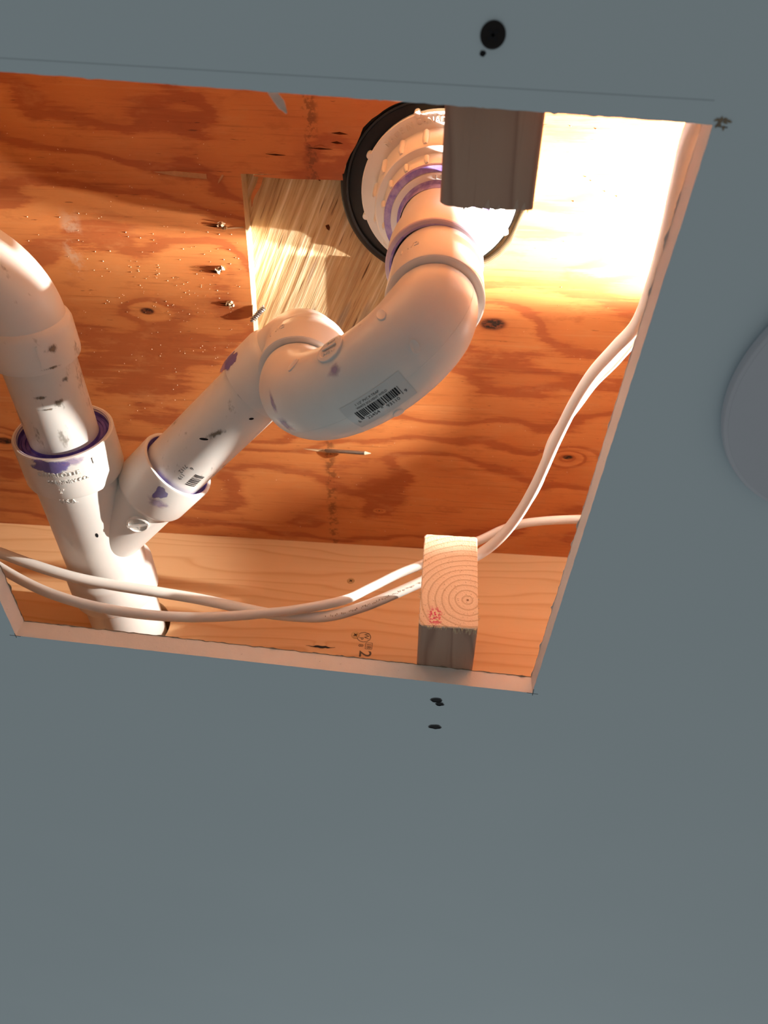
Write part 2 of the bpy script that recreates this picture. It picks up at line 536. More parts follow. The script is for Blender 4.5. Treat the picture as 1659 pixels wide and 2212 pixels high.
def paper_lip(name, a, b, inward, mat, seed, z=12.8, amp=2.2, w0=.6):
    """ragged strip of torn facing paper along one edge of the cut"""
    a, b, nrm = Vector(a), Vector(b), Vector(inward).normalized()
    m = int((b - a).length / 1.6)
    vs, fs = [], []
    for i in range(m + 1):
        p = a.lerp(b, i / m)
        w = w0 + amp * max(0, noise.noise(Vector((i * .21, seed, 0))) + .35 * noise.noise(Vector((i * .9, seed, 3))))
        zz = z + .8 * noise.noise(Vector((i * .3, seed, 7)))
        q = p + nrm * w
        r = p - nrm * 1.5
        vs += [(r.x, r.y, z), (q.x, q.y, zz), (q.x, q.y, zz + .35), (r.x, r.y, z + .4)]
    for i in range(m):
        for k in range(4):
            fs.append((4 * i + k, 4 * i + (k + 1) % 4, 4 * i + 4 + (k + 1) % 4, 4 * i + 4 + k))
    return MB().add(vs, fs).build(name, mat, ceiling)
o = paper_lip('torn_paper', BL, BR, (0, -1), M['kraft'], 3, 12.5, 1.8, .3)
paper_lip('torn_paper', BR, TR, (-1, 0), M['paper'], 5, 12.4, 1.5, .1)
paper_lip('torn_paper', BL, TL, (1, 0), M['kraft'], 8, 12.5, 1.5, .3)
paper_lip('torn_paper', TL, TR, (0, 1), M['paper'], 11, .3, 1.2, -.3)

# flap of torn paper at the near edge, ragged lump at the near corner
def ribbon(mb, pts, w, up, th=.35, mi=0):
    P = spline(pts, 6); U = Vector(up)
    vs, fs = [], []
    m = len(P)
    for i, p in enumerate(P):
        t_ = (P[min(i + 1, m - 1)] - P[max(i - 1, 0)]).normalized()
        s_ = t_.cross(U).normalized()
        ww = w[min(int(i / (m - 1) * (len(w) - 1)), len(w) - 2)]
        wn = w[min(int(i / (m - 1) * (len(w) - 1)) + 1, len(w) - 1)]
        fr = i / (m - 1) * (len(w) - 1) % 1 if i < m - 1 else 1
        hw = (ww * (1 - fr) + wn * fr) / 2
        nn = s_.cross(t_)
        vs += [p + s_ * hw, p - s_ * hw, p - s_ * hw + nn * th, p + s_ * hw + nn * th]
    for i in range(m - 1):
        for k in range(4):
            fs.append((4 * i + k, 4 * i + (k + 1) % 4, 4 * i + 4 + (k + 1) % 4, 4 * i + 4 + k))
    fs += [(3, 2, 1, 0), tuple(4 * (m - 1) + k for k in range(4))]
    mb.add(vs, fs, mi)
mb = MB(); ribbon(mb, [(-68, 72, 3), (-66.5, 76.5, 5.5), (-64.5, 80.5, 8), (-63.0, 83.5, 8.5)], [4.4, 3.4, 3.8, .6], (1, .2, -.35))
mb.build('torn_paper', M['paper'], ceiling)
mb = MB()
for k in range(14):
    a = random.uniform(0, 6.28); x, y = 93.6 + random.uniform(-.8, 3.4), 80.3 + random.uniform(-1.3, 1.3)
    ribbon(mb, [(x, y, -.05), (x + .8 * math.cos(a), y + .8 * math.sin(a), -.35), (x + 1.6 * math.cos(a), y + 1.6 * math.sin(a), -.25)], [.9, .7, .2], (0, 0, 1), .15)
tag(mb.build('frayed_paper', M['kraft'], ceiling), None, None, None, 'stuff')

# pencil layout lines and over-cut marks
def strip(mb, a, b, w, z=-.06):
    a, b = Vector(a), Vector(b)
    n_ = Vector((-(b - a).y, (b - a).x)).normalized() * w / 2
    c = [a + n_, a - n_, b - n_, b + n_]
    mb.add([(p.x, p.y, z) for p in c] + [(p.x, p.y, -.005) for p in c], [(0, 1, 2, 3), (0, 4, 5, 1), (1, 5, 6, 2), (2, 6, 7, 3), (3, 7, 4, 0)])
mb = MB()
strip(mb, (-262, 62.2), (90, 73.4), .30)
mb.build('pencil_line', M['faint'], ceiling)
mb = MB()
for a, b in (((70, 429.4), (77.5, 430.3)), ((74.0, 425), (74.1, 432)), ((-275.5, 406.2), (-268, 406.7)), ((-271.4, 404), (-271.5, 408.5)), ((92.5, 81.5), (97, 82.0))):
    strip(mb, a, b, .5)
mb.build('pencil_line', M['pencil'], ceiling)

# torn screw holes in the paint
def torn_hole(x, y, rx, ry, seed):
    mb = MB()
    nn = 22
    ring = [[], [], []]
    for k in range(nn):
        a = 2 * math.pi * k / nn
        j = 1 + .28 * noise.noise(Vector((math.cos(a) * 1.6, math.sin(a) * 1.6, seed)))
        ring[0].append((x + rx * 1.18 * j * math.cos(a), y + ry * 1.18 * j * math.sin(a), -.02))
        ring[1].append((x + rx * 1.02 * j * math.cos(a), y + ry * 1.02 * j * math.sin(a), -.35))
        ring[2].append((x + rx * .72 * j * math.cos(a), y + ry * .72 * j * math.sin(a), -.03))
    vs = ring[0] + ring[1] + ring[2] + [(x, y, -.03)]
    fs, mi = [], []
    for r in range(2):
        for k in range(nn):
            fs.append((r * nn + k, (r + 1) * nn + k, (r + 1) * nn + (k + 1) % nn, r * nn + (k + 1) % nn)); mi.append(0 if r == 0 else 1)
    for k in range(nn):
        fs.append((2 * nn + k, 3 * nn, 2 * nn + (k + 1) % nn)); mi.append(1)
    mb.add(vs, fs); mb.mi = mi
    return mb.build('screw_hole', [M['pencil'], M['ink']], ceiling)
torn_hole(11.2, 445.3, 3.6, 2.5, 1)
torn_hole(13.6, 449.6, 2.6, 1.9, 2)
torn_hole(11.6, 478.1, 4.2, 2.3, 3)
torn_hole(8.6, 60.6, .9, .9, 4)

# ------------------------------------------------------------------ subfloor, joists, added edge boards
PZ = 247.7
drain_cut = [(-72.8, 180.4), (-69, 172.2), (-64.7, 165.5), (-60.1, 155.2), (-54.2, 149.6), (-46.5, 144.4), (-38.9, 140.3), (-20, 133), (0, 131), (20, 134), (40, 145), (51, 164), (55.5, 188),
             (53.4, 208.5), (51, 217), (46.6, 230.6), (40.5, 240), (32, 247.6), (10, 255), (-15, 257), (-36, 254)]
cut = [(-74.0, 185.3), (-100, 186.4), (-125, 187.2), (-147.2, 187.6), (-148.2, 220), (-149.0, 250.2), (-150.2, 280), (-151.7, 308.8), (-153, 346), (-95, 345), (-38.5, 344), (-38, 300), (-37.5, 258)]
holeply = rough_loop(drain_cut + [(-37.5, 258), (-38, 300), (-38.5, 344), (-95, 345), (-153, 346), (-151.7, 308.8), (-149.0, 250.2), (-147.2, 187.6), (-125, 187.2), (-100, 186.4), (-74.0, 185.3)], 5, .35, 4)
mb = MB()
prism(mb, [outer, holeply], PZ, PZ + 16, 0, 1)
subfloor = tag(mb.build('subfloor', [M['ply'], M['plyedge']]), 'orange stained plywood subfloor with a square cut out around the drain', None, None, 'structure')
mb = MB().box((-1500, -800, PZ + 16.01), (1500, 2400, PZ + 34))
tag(mb.build('subfloor_top_layer', M['veneer']), 'rough pale veneer of the upper subfloor layer seen in the cut out', None, None, 'structure')

JY = 548.0
mb = MB()
jo = [(-1500, 12.7), (1500, 12.7), (1500, PZ), (-1500, PZ)]
jh = [(-265.5 + 34.5 * math.cos(a * math.pi / 24), 125 + 34.5 * math.sin(a * math.pi / 24)) for a in range(48)]
tmp = MB(); prism(tmp, [jo, jh], 0, 38)
mb.add([(x, JY + z, y) for x, y, z in tmp.v], [tuple(reversed(f)) for f in tmp.f])
joist = tag(mb.build('joist', M['joist']), 'pine floor joist closing the far side of the bay', None, None, 'structure')
mb = MB().box((-1500, -62, 12.7), (1500, -24, PZ))
tag(mb.build('joist', M['joist']), 'pine floor joist on the near side of the bay', None, None, 'structure')
for nm, a, b in (('edge_light_stop', (-1500, -800, 12.7), (-1462, 2400, PZ)), ('edge_light_stop', (1462, -800, 12.7), (1500, 2400, PZ)),
                 ('edge_light_stop', (-1462, -800, 12.7), (1462, -762, PZ)), ('edge_light_stop', (-1462, 2362, 12.7), (1462, 2400, PZ))):
    tag(MB().box(a, b).build(nm, M['joist']), None, None, None, 'structure')  # boards added unseen round the edge to shut out world light

# printed grade stamp on the joist face
def on_joist(x0, z0, rot=-90):
    c, s_ = math.cos(math.radians(rot)), math.sin(math.radians(rot))
    return lambda u, v, h: (x0 + u * c - v * s_, JY - .12 - h, z0 + u * s_ + v * c)
def outline(mb, pts, w, fn, closed=True):
    m = len(pts)
    for i in range(m if closed else m - 1):
        a, b = Vector(pts[i]), Vector(pts[(i + 1) % m])
        n_ = Vector((-(b - a).y, (b - a).x)).normalized() * w / 2
        mb.add([fn(*(q.x, q.y, 0)) for q in (a + n_, a - n_, b - n_, b + n_)], [(0, 1, 2, 3)])
mb = MB()
oval = [(5.4 * math.cos(a * .5236), 6.2 * math.sin(a * .5236)) for a in range(12)]
f1 = on_joist(-53.5, 130.5)
outline(mb, oval, .7, f1)
place_text(mb, 'W', 6.5, lambda u, v, h: f1(u - 1.4, v + 2.0, h), bold=.08); place_text(mb, 'P', 5.4, lambda u, v, h: f1(u + 1.6, v - 2.4, h), bold=.08)
f2 = on_joist(-51.8, 121.0)
place_text(mb, '18', 5.6, lambda u, v, h: f2(u, v + 3.6, h), bold=.08); place_text(mb, '8', 6.0, lambda u, v, h: f2(u, v - 3.6, h), bold=.08)
outline(mb, [(-3.4, .7), (3.4, .7), (3.4, 6.6), (-3.4, 6.6)], .5, f2)
place_text(mb, '2', 15, on_joist(-51.0, 112.0), bold=.16)
f3 = on_joist(-50.5, 102.0)
outline(mb, [(-4, -7), (4, -7), (4, 7), (-4, 7)], .6, f3); outline(mb, [(-4, -7), (4, 7)], .6, f3, False); outline(mb, [(-4, 0), (4, 0)], .6, f3, False)
mb.build('grade_stamp', M['greyink'], joist)
# long bark crack low on the joist
mb = MB()
vs = [(-104 + i * 2.2, JY - .15, 116.8 + .35 * math.sin(i * 1.7) + (.9 if 3 < i < 9 else .2) * math.sin(math.pi * i / 12)) for i in range(13)]
vb = [(x, y, z - (.25 + (2.4 if 3 < i < 10 else 1.0) * math.sin(math.pi * i / 12))) for i, (x, y, z) in enumerate(vs)]
mb.add(vs + vb, [(i, i + 1, 14 + i, 13 + i) for i in range(12)])
mb.build('bark_crack', M['ink'], joist)

# ------------------------------------------------------------------ 2x4 blocks left standing in the hole
def block(name, y_far, y_near, z1, label, skew=0.0, ring=False):
    """2x4 on edge; y_near is the end facing the camera side"""
    root = empty(name, (15.2, (y_far + y_near) / 2, 12.7))
    tag(root, label, 'lumber', 'cut 2x4 blocks in the hole')
    L_ = (15.2, (y_far + y_near) / 2, 12.7)
    x0, x1, z0, r = -3.6, 34.2, 12.75, 2.6
    prof = []
    for cx, cz, a0 in ((x1 - r, z1 - r, 0), (x0 + r, z1 - r, 90), (x0 + r, z0 + r, 180), (x1 - r, z0 + r, 270)):
        for k in range(5):
            a = math.radians(a0 + 22.5 * k)
            prof.append((cx + r * math.cos(a), cz + r * math.sin(a)))
    return root, L_, prof
def loft(prof, ys):
    n_ = len(prof)
    vs = [(x, y(x, z), z) for y in ys for x, z in prof]
    fs = [(i * n_ + k, i * n_ + (k + 1) % n_, (i + 1) * n_ + (k + 1) % n_, (i + 1) * n_ + k) for i in range(len(ys) - 1) for k in range(n_)]
    return vs, fs
# far block
root, L_, prof = block('wood_block', 546, 383.6, 97.0, 'far 2x4 block showing its pale ringed end grain beside the joist')
vs, fs = loft(prof, [lambda x, z: 384.0, lambda x, z: 547.9])
n_ = len(prof)
mb = MB().add(vs, [tuple(reversed(f)) for f in fs] + [tuple(n_ + k for k in range(n_))])
mb.build('board', M['block'], root, 40, L_)
mb = MB()
dense = []
for i in range(n_):
    a, b = Vector(prof[i]), Vector(prof[(i + 1) % n_])
    m = max(1, int((b - a).length / 2))
    for k in range(m):
        q = a.lerp(b, k / m); j = .45 * noise.noise(Vector((q.x * .5, q.y * .5, 4)))
        dense.append((q.x + j, q.y + j * .6))
cx, cz = 15.3, 55
m = len(dense)
vs = [(x, 383.3, z) for x, z in dense] + [(cx + (x - cx) * .97, 382.9, cz + (z - cz) * .985) for x, z in dense] + [(x, 384.2, z) for x, z in dense]
fs = [(k, (k + 1) % m, m + (k + 1) % m, m + k) for k in range(m)] + [tuple(m + k for k in range(m))] + [(2 * m + k, 2 * m + (k + 1) % m, (k + 1) % m, k) for k in range(m)]
mb.add(vs, [tuple(f) for f in fs])
ends = mb.build('end_grain', M['end'], root, None, L_)
# the end-grain texture is drawn in world millimetres, so shift it back by the root location
for nd in M['end'].node_tree.nodes:
    if nd.type == 'TEX_COORD':
        mp = M['end'].node_tree.nodes.new('ShaderNodeMapping')
        mp.inputs[1].default_value = tuple(v * S for v in L_)
        lks = [l for l in M['end'].node_tree.links if l.from_node == nd]
        outs = [l.to_socket for l in lks]
        for l in lks: M['end'].node_tree.links.remove(l)
        M['end'].node_tree.links.new(nd.outputs['Object'], mp.inputs[0])
        for s_ in outs: M['end'].node_tree.links.new(mp.outputs[0], s_)
mb = MB()
for k in range(46):
    x = random.uniform(2, 33.5); l = random.uniform(1.0, 4.0) * (1.2 if x > 18 else .6)
    dx = random.uniform(-.35, .5) * l
    tube(mb, [(x, 383.3, 13.2 + random.uniform(0, 1)), (x + dx * .5, 382.9 + .4 * l, 12.2), (x + dx, 383.2 + .9 * l, 11.9 - .2 * l)], [.32, .25, .08], 5)
for k in range(16):
    z = random.uniform(16, 60); sx = 1 if random.random() < .75 else -1; x = 34.2 if sx > 0 else -3.6
    tube(mb, [(x, 383.6, z), (x + sx * random.uniform(.6, 1.8), 383.0, z + random.uniform(-.8, .4))], [.28, .08], 5)
tag(mb.build('splinters', M['chip'], root, None, L_), None, None, None, 'stuff')
# near block
root, L_, prof = block('wood_block', 118, -24, 101.5, 'near 2x4 block seen from below, its shaded grey underside over the drain')
def near_end(x, z):
    return 118.2 + .7 * noise.noise(Vector((x * .35, z * .1, 2))) - (1.8 * max(0, (3 - x) / 6.5)) 
dense = []
for i in range(n_):
    a, b = Vector(prof[i]), Vector(prof[(i + 1) % n_])
    m = max(1, int((b - a).length / 1.5))
    dense += [tuple(a.lerp(b, k / m)) for k in range(m)]
vs, fs = loft(dense, [lambda x, z: -23.9, near_end])
m = len(dense)
mb = MB().add(vs, [tuple(reversed(f)) for f in fs] + [tuple(m + k for k in range(m))])
mb.build('board', M['block'], root, 40, L_)
mb = MB()
for x, w, l in ((15.5, 2.6, 4.5), (27.0, 2.2, 5.0), (30, 2.2, 3.4), (20, 1.6, 2.2)):
    mb.add([(x - w / 2, 118.2, 12.6), (x + w / 2, 118.2, 12.6), (x + .4, 118.4 - l, 12.7), (x - w / 2, 118.4, 13.6), (x + w / 2, 118.4, 13.6)], [(0, 2, 1), (0, 1, 4, 3)])
for k in range(20):
    x = random.uniform(4, 33)
    tube(mb, [(x, 117.8, 13.0), (x + random.uniform(-.5, .5), 118.8 + random.uniform(0, .8), 12.6)], [.35, .1], 5)
tag(mb.build('splinters', M['blockchip'], root, None, L_), None, None, None, 'stuff')

# ------------------------------------------------------------------ drain piping: one glued run of white PVC
DR = Vector((-7, 196.8, 0))
RUN = Vector((-266.5, 0, 124))
W0 = Vector((-266.5, 438, 124))
CORNER = Vector((-87, 258, 151))
ARM = (CORNER - W0).normalized()
pipe_root_loc = (-266.5, 547, 94)
piping = empty('drain_piping', pipe_root_loc)
tag(piping, 'white plastic drain piping with trap, branch fitting and purple primed joints', 'pipe')
def part(mb, name, mat, parent=None, smooth=38):
    ob = mb.build(name, mat, parent or piping, smooth, pipe_root_loc)
    return ob
Z = (0, 0, 1)
# --- shower drain in the floor
mb = MB()
lathe(mb, DR, Z, [(252, 40), (251, 54.0), (245, 54.6), (244.2, 54.0), (243.8, 43.8), (242.8, 43.2), (217, 42.6), (215.6, 41.6), (215.3, 37.0), (214.0, 36.0), (203, 35.2), (200.6, 34.8), (200.1, 34.2), (200, 30.4), (206, 30.2)], 96)
drain = part(mb, 'shower_drain', M['pvc'])
for k in range(16):                                       # moulded ribs on the two steps and bumps on the rim
    a = math.radians(k * 22.5 + 9)
    ca, sa = math.cos(a), math.sin(a)
    for r0, zs, w in ((43.2, (243, 239, 222, 218), 2.1), (36.0, (214, 211.5, 206, 203.5), 1.8)):
        mb = MB()
        tube(mb, [DR + Vector(((r0 + d_) * ca, (r0 + d_) * sa, z_)) for d_, z_ in zip((0, .4, 0, -.6), zs)], [w * .57, w, w, w * .57], 10)
        part(mb, 'rib', M['pvc'], drain)
for k in range(8):
    a = math.radians(k * 45 + 27)
    c = DR + Vector((54.4 * math.cos(a), 54.4 * math.sin(a), 0))
    mb = MB()
    lathe(mb, c, Z, [(250, 2.2), (245, 2.4), (244.0, 1.9), (244.0, .01)], 14)
    part(mb, 'rim_bump', M['pvc'], drain)
def on_disc(a_mid, rad):
    # letters stand outwards seen from below; u runs clockwise seen from above
    return lambda u, v, h: DR + Vector(((rad + v) * math.cos(math.radians(a_mid) + u / rad), (rad + v) * math.sin(math.radians(a_mid) + u / rad), 243.9 - h))
mb = MB()
place_text(mb, 'MADE IN CANADA', 5.8, on_disc(-111, 49.0), 'CENTER', .85)
part(mb, 'raised_lettering', M['pvc'], drain, None)
mb = MB()
lathe(mb, DR, Z, [(206, 35.15), (201, 35.1), (199.9, 34.6), (199.8, 30.6)], 96)
part(mb, 'primer_ring', M['primer_thin'], drain)
gk = MB()
lathe(gk, (-13.5, 197, 0), Z, [(263.5, 64), (255, 64), (253.5, 62), (253, 40)], 96)
lathe(gk, (-13.5, 197, 0), Z, [(253.2, 60.2), (251.6, 59.6), (251.6, 58.2), (253.2, 57.6)], 96)
part(gk, 'gasket', M['rubber'], drain)
# --- bushing and tailpiece
mb = MB()
lathe(mb, DR, Z, [(203, 30.5), (198.6, 30.3), (198.2, 29.8), (198.1, 26.0), (200, 25.6)], 80)
bush = part(mb, 'bushing', M['pvc'])
mb = MB()
f_b = lambda a_mid, rad: (lambda u, v, h: DR + Vector(((rad + v) * math.cos(math.radians(a_mid) + u / rad), (rad + v) * math.sin(math.radians(a_mid) + u / rad), 198.0 - h)))
place_text(mb, '1 1/2', 3.6, f_b(-88, 27.8), 'CENTER', .25)
part(mb, 'raised_lettering', M['greyink'], bush, None)
mb = MB()
lathe(mb, DR, Z, [(199.5, 27.0), (197.9, 26.2), (197.0, 24.5), (193, 24.35), (190, 24.2)], 80)
part(mb, 'primer_ring', M['primer_thin'], bush)
mb = MB()
lathe(mb, DR + Vector((.6, 0, 0)), Z, [(204, 24.15), (182, 24.15), (172, 25.2), (160, 27.4), (150, 28.5), (131, 28.9), (128.6, 28.7), (128.0, 28.2), (127.9, 25.0), (130, 24.4)], 80)
tail = part(mb, 'tailpiece', M['pvc'])
mb = MB()
lathe(mb, DR + Vector((.6, 0, 0)), Z, [(130.0, 28.95), (128.4, 28.85), (127.75, 28.25), (127.65, 26.2)], 80)
part(mb, 'primer_ring', M['lilac'], tail)
mb = MB()
lathe(mb, DR + Vector((.6, 0, 0)), Z, [(127.6, 26.4), (127.5, 25.2), (128.5, 24.6)], 80)
part(mb, 'primer_ring', M['primer_thin'], tail)
# --- trap bend
TI, TO, TDZ, TR_ = Vector((-4.6, 196.6, 84)), Vector((-85, 258.5, 103)), 45.0, 25.3
TM, TU = (TI + TO) / 2, (TO - TI) / 2
TN = TU.cross(Vector(Z)).normalized()
def trap_r(th):                                            # the bend necks in where it meets the hubs
    return 22.7 + 2.9 * min(1.0, max(0.0, math.sin(th)) / .42) ** .6
def trap_pt(th, ph, h=0.0):
    p = TM - TU * math.cos(th) - Vector((0, 0, TDZ * math.sin(th)))
    T = (TU * math.sin(th) - Vector((0, 0, TDZ * math.cos(th)))).normalized()
    e1 = TN.cross(T)
    return p + (e1 * math.cos(ph) + TN * math.sin(ph)) * (trap_r(th) + h)
mb = MB()
NT_, NP = 56, 64
vs = [trap_pt(math.pi * i / NT_, 2 * math.pi * k / NP) for i in range(NT_ + 1) for k in range(NP)]
mb.add(vs, [(i * NP + k, i * NP + (k + 1) % NP, (i + 1) * NP + (k + 1) % NP, (i + 1) * NP + k) for i in range(NT_) for k in range(NP)])
trap = part(mb, 'p_trap', M['pvc'], None, 60)
for c, z0_, zt in ((TI, 84, 127.9), (TO, 103, 129)):
    mb = MB()
    lathe(mb, (c.x, c.y, 0), Z, [(z0_ + .3, 22.0), (z0_ - .2, 26.4), (z0_ + .3, 27.2), (z0_ + 1.6, 27.5), (zt - 8, 27.3 if z0_ > 100 else 26.4), (zt - .6, 26.9 if z0_ > 100 else 25.4), (zt, 26.4 if z0_ > 100 else 25.0), (zt, 22.0)], 72)
    part(mb, 'trap_hub', M['pvc'], trap)
for c, z_, a_, R_ in ((TI, 104, -126, 27.0), (TO, 119, -128, 27.5)):
    mb = MB()
    place_text(mb, '1 1/2', 6.5, (lambda c, z_, a_, R_: (lambda u, v, h: Vector((c.x, c.y, z_ + v)) + Vector((math.cos(math.radians(a_) + u / R_), math.sin(math.radians(a_) + u / R_), 0)) * (R_ + h)))(c, z_, a_, R_), 'CENTER', .35)
    part(mb, 'raised_size_mark', M['pvc'], trap, None)
mb = MB()                                                  # mould seam round the outside of the bend
for ph0 in (math.pi - .12,):
    w = .014
    vs, fs = [], []
    for i in range(NT_ + 1):
        th = math.pi * i / NT_
        vs += [trap_pt(th, ph0 - w, -.1), trap_pt(th, ph0 - w * .5, .10), trap_pt(th, ph0 + w * .5, .10), trap_pt(th, ph0 + w, -.1)]
    for i in range(NT_):
        for k in range(3): fs.append((4 * i + k, 4 * i + k + 1, 4 * i + 5 + k, 4 * i + 4 + k))
    mb.add(vs, fs)
part(mb, 'mould_seam', M['pvc'], trap, 60)
def trap_local(th0, ph0, rot):
    """maps flat (u, v) mm around (th0, ph0) onto the bend; rot turns the drawing"""
    c, s_ = math.cos(rot), math.sin(rot)
    d1 = (trap_pt(th0 + .01, ph0) - trap_pt(th0 - .01, ph0)).length / .02
    def fn(u, v, h):
        a, b = u * c - v * s_, u * s_ + v * c
        return trap_pt(th0 + a / d1, ph0 + b / TR_, h + .12)
    return fn
def disc_on(mb, fn, prof, n_=36, sx=1.0):
    vs, fs = [], []
    for r, h in prof:
        for k in range(n_):
            a = 2 * math.pi * k / n_
            vs.append(fn(r * sx * math.cos(a), r * math.sin(a), h))
    for i in range(len(prof) - 1):
        for k in range(n_):
            fs.append((i * n_ + k, i * n_ + (k + 1) % n_, (i + 1) * n_ + (k + 1) % n_, (i + 1) * n_ + k))
    fs.append(tuple((len(prof) - 1) * n_ + k for k in range(n_)))
    mb.add(vs, fs)
ft0 = trap_local(1.47, -1.68, 0)
ft = lambda u, v, h: ft0(-u, v, h)
mb = MB()
disc_on(mb, ft, [(8.6, -1.2), (8.6, .9), (8.2, 1.2), (6.6, 1.25), (6.4, .95)])
place_text(mb, 'PVC - I', 2.4, lambda u, v, h: ft(u, v - 4.0, h + 1.0), 'CENTER', .4); place_text(mb, 'DWV', 2.4, lambda u, v, h: ft(u, v + 4.0, h + 1.0), 'CENTER', .4)
emb = part(mb, 'maker_boss', M['pvc'], trap, 30)
mb = MB()
mb.add([ft(u, v, h) for h in (1.0, 1.75) for u, v in ((-4.6, -.8), (4.6, -.8), (4.6, .8), (-4.6, .8))], [(4, 5, 6, 7), (0, 1, 5, 4), (1, 2, 6, 5), (2, 3, 7, 6), (3, 0, 4, 7)])
part(mb, 'slot_bar', M['pvc'], trap, None)
for th, ph, rr in ((.85, -1.85, 4.2), (.85, -2.86, 4.0), (2.03, -1.66, 4.4), (1.27, 2.28, 5.2)):
    f_ = trap_local(th, ph, 0.3)
    mb = MB(); disc_on(mb, f_, [(rr, -.6), (rr, .35), (rr * .9, .55), (rr * .6, .2)], 26, .62)
    part(mb, 'gate_mark', M['pvc'], trap, 30)
# bar code label on the bend
fl0 = trap_local(1.30, 2.93, 0)
fl = lambda u, v, h: fl0(-u, v, h)
mb = MB()
gu = [-19 + i * 2 for i in range(20)]
vs = [fl(u, v, .05) for v in (-9, -6, -3, 0, 3, 6, 9) for u in gu]
mb.add(vs, [(j * 20 + i, (j + 1) * 20 + i, (j + 1) * 20 + i + 1, j * 20 + i + 1) for j in range(6) for i in range(19)])
part(mb, 'clear_label', M['film'], trap, 60)
mb = MB()
random.seed(12)
u = -13.5
def bars(mb, fn, u0, u1, v0, v1, tall=()):
    u = u0
    while u < u1:
        w = random.choice((.33, .33, .66, .66, 1.0)); g = random.choice((.33, .33, .66))
        lo = v0 - (1.3 if any(a <= u < b for a, b in tall) else 0)
        mb.add([fn(q, r, .14) for q, r in ((u, lo), (u + w, lo), (u + w, (lo + v1) / 2), (u + w, v1), (u, v1), (u, (lo + v1) / 2))], [(0, 1, 2, 5), (5, 2, 3, 4)])
        u += w + g
bars(mb, fl, -13.5, 13.5, -1.8, 3.2, ((-13.6, -12), (-.8, .8), (12, 14)))
place_text(mb, '6', 3.0, lambda u, v, h: fl(u - 15.4, v - 3.4, .14)); place_text(mb, '9', 3.0, lambda u, v, h: fl(u + 15.6, v - 2.4, .14))
place_text(mb, '22454', 3.3, lambda u, v, h: fl(u - 6.4, v - 3.8, .14)); place_text(mb, '93110', 3.3, lambda u, v, h: fl(u + 6.6, v - 3.8, .14))
place_text(mb, '1 1/2" PVC P-TRAP', 1.9, lambda u, v, h: fl(u - 2.5, v + 6.7, .14)); place_text(mb, 'WHITE SOLVENT WELD', 1.8, lambda u, v, h: fl(u - 1.0, v + 4.6, .14))
part(mb, 'bar_code', M['ink'], trap, None)
# smears of primer on the bend
def smear(fn, ru, rv, seed, mat, parent, name='primer_smear', h=.07):
    """thin film on a surface, thinning out towards its ragged rim"""
    n_, rings = 30, 7
    vs, fs, fade = [], [], []
    for r in range(1, rings + 1):
        for k in range(n_):
            a = 2 * math.pi * k / n_
            j = (1 + .45 * noise.noise(Vector((math.cos(a) * 1.3, math.sin(a) * 1.3, seed)))) * r / rings * 1.25
            vs.append(fn(ru * j * math.cos(a), rv * j * math.sin(a), h)); fade.append(1 - r / rings)
    vs.append(fn(0, 0, h)); fade.append(1.0)
    for r in range(rings - 1):
        for k in range(n_): fs.append((r * n_ + k, r * n_ + (k + 1) % n_, (r + 1) * n_ + (k + 1) % n_, (r + 1) * n_ + k))
    for k in range(n_): fs.append((rings * n_, (k + 1) % n_, k))
    mb = MB().add(vs, fs)
    ob = part(mb, name, mat, parent, 60)
    at = ob.data.attributes.new('fade', 'FLOAT', 'POINT')
    at.data.foreach_set('value', fade)
    return ob
# --- elbow on the trap outlet and the trap arm
TOe = Vector((TO.x, TO.y, 0))
mb = MB()
A_ = Vector((TO.x, TO.y, 118)); B_ = CORNER.copy(); D_ = -ARM
leg = 29
p0 = B_ - Vector((0, 0, leg)); p2 = B_ + D_ * leg
curve = [A_ * .0 + p0 + (A_ - p0)]
arc = []
for i in range(17):
    t = i / 16
    arc.append(p0 * (1 - t) ** 2 * 1 + B_ * 2 * t * (1 - t) + p2 * t * t)
pts = [A_] + arc + [B_ + D_ * 40]
tube(mb, pts, 25.6, 48, True)
elbow = part(mb, 'trap_elbow', M['pvc'], None, 50)
mb = MB()
lathe(mb, W0, ARM, [(232, 24.5), (231, 26.5), (228, 28.0), (225, 28.6), (202, 28.7), (200.3, 28.4), (200, 27.8), (200, 24.0)], 72)
part(mb, 'elbow_hub', M['pvc'], elbow)
mb = MB()
lathe(mb, TOe, Z, [(127, 24.6), (129.2, 26.6), (130.5, 26.9), (133, 26.4), (137, 25.2)], 64)
part(mb, 'elbow_collar', M['pvc'], elbow)
mb = MB()
lathe(mb, Vector((TO.x, TO.y, 148)), (-.93, -.30, -.18), [(20, 6.4), (27.2, 6.4), (27.9, 5.8), (27.6, 4.6), (27.6, .01)], 28)
part(mb, 'gate_mark', M['pvc'], elbow)
f_e = lambda t0, a0: (lambda u, v, h: W0 + ARM * (t0 + v) + (frame(ARM)[1] * math.cos(math.radians(a0) + u / 28.7) + frame(ARM)[2] * math.sin(math.radians(a0) + u / 28.7)) * (28.75 + h))
smear(f_e(206, 102), 8, 9, 3, M['film_purple'], elbow)
for fn_, a_, b_, sd in ((trap_local(1.44, -2.24, 0), 5.5, 4.5, 5), (trap_local(2.30, -2.45, 1.1), 11, 3.2, 8), (trap_local(2.22, -3.0, .3), 7, 5, 15)):
    smear(fn_, a_, b_, sd, M['film_faint'], trap)
mb = MB()
lathe(mb, W0, ARM, [(92, 24.15), (130, 24.15), (170, 24.15), (206, 24.15)], 64)
armp = part(mb, 'trap_arm', M['pvc_dirty'])
fa0 = frame(ARM)
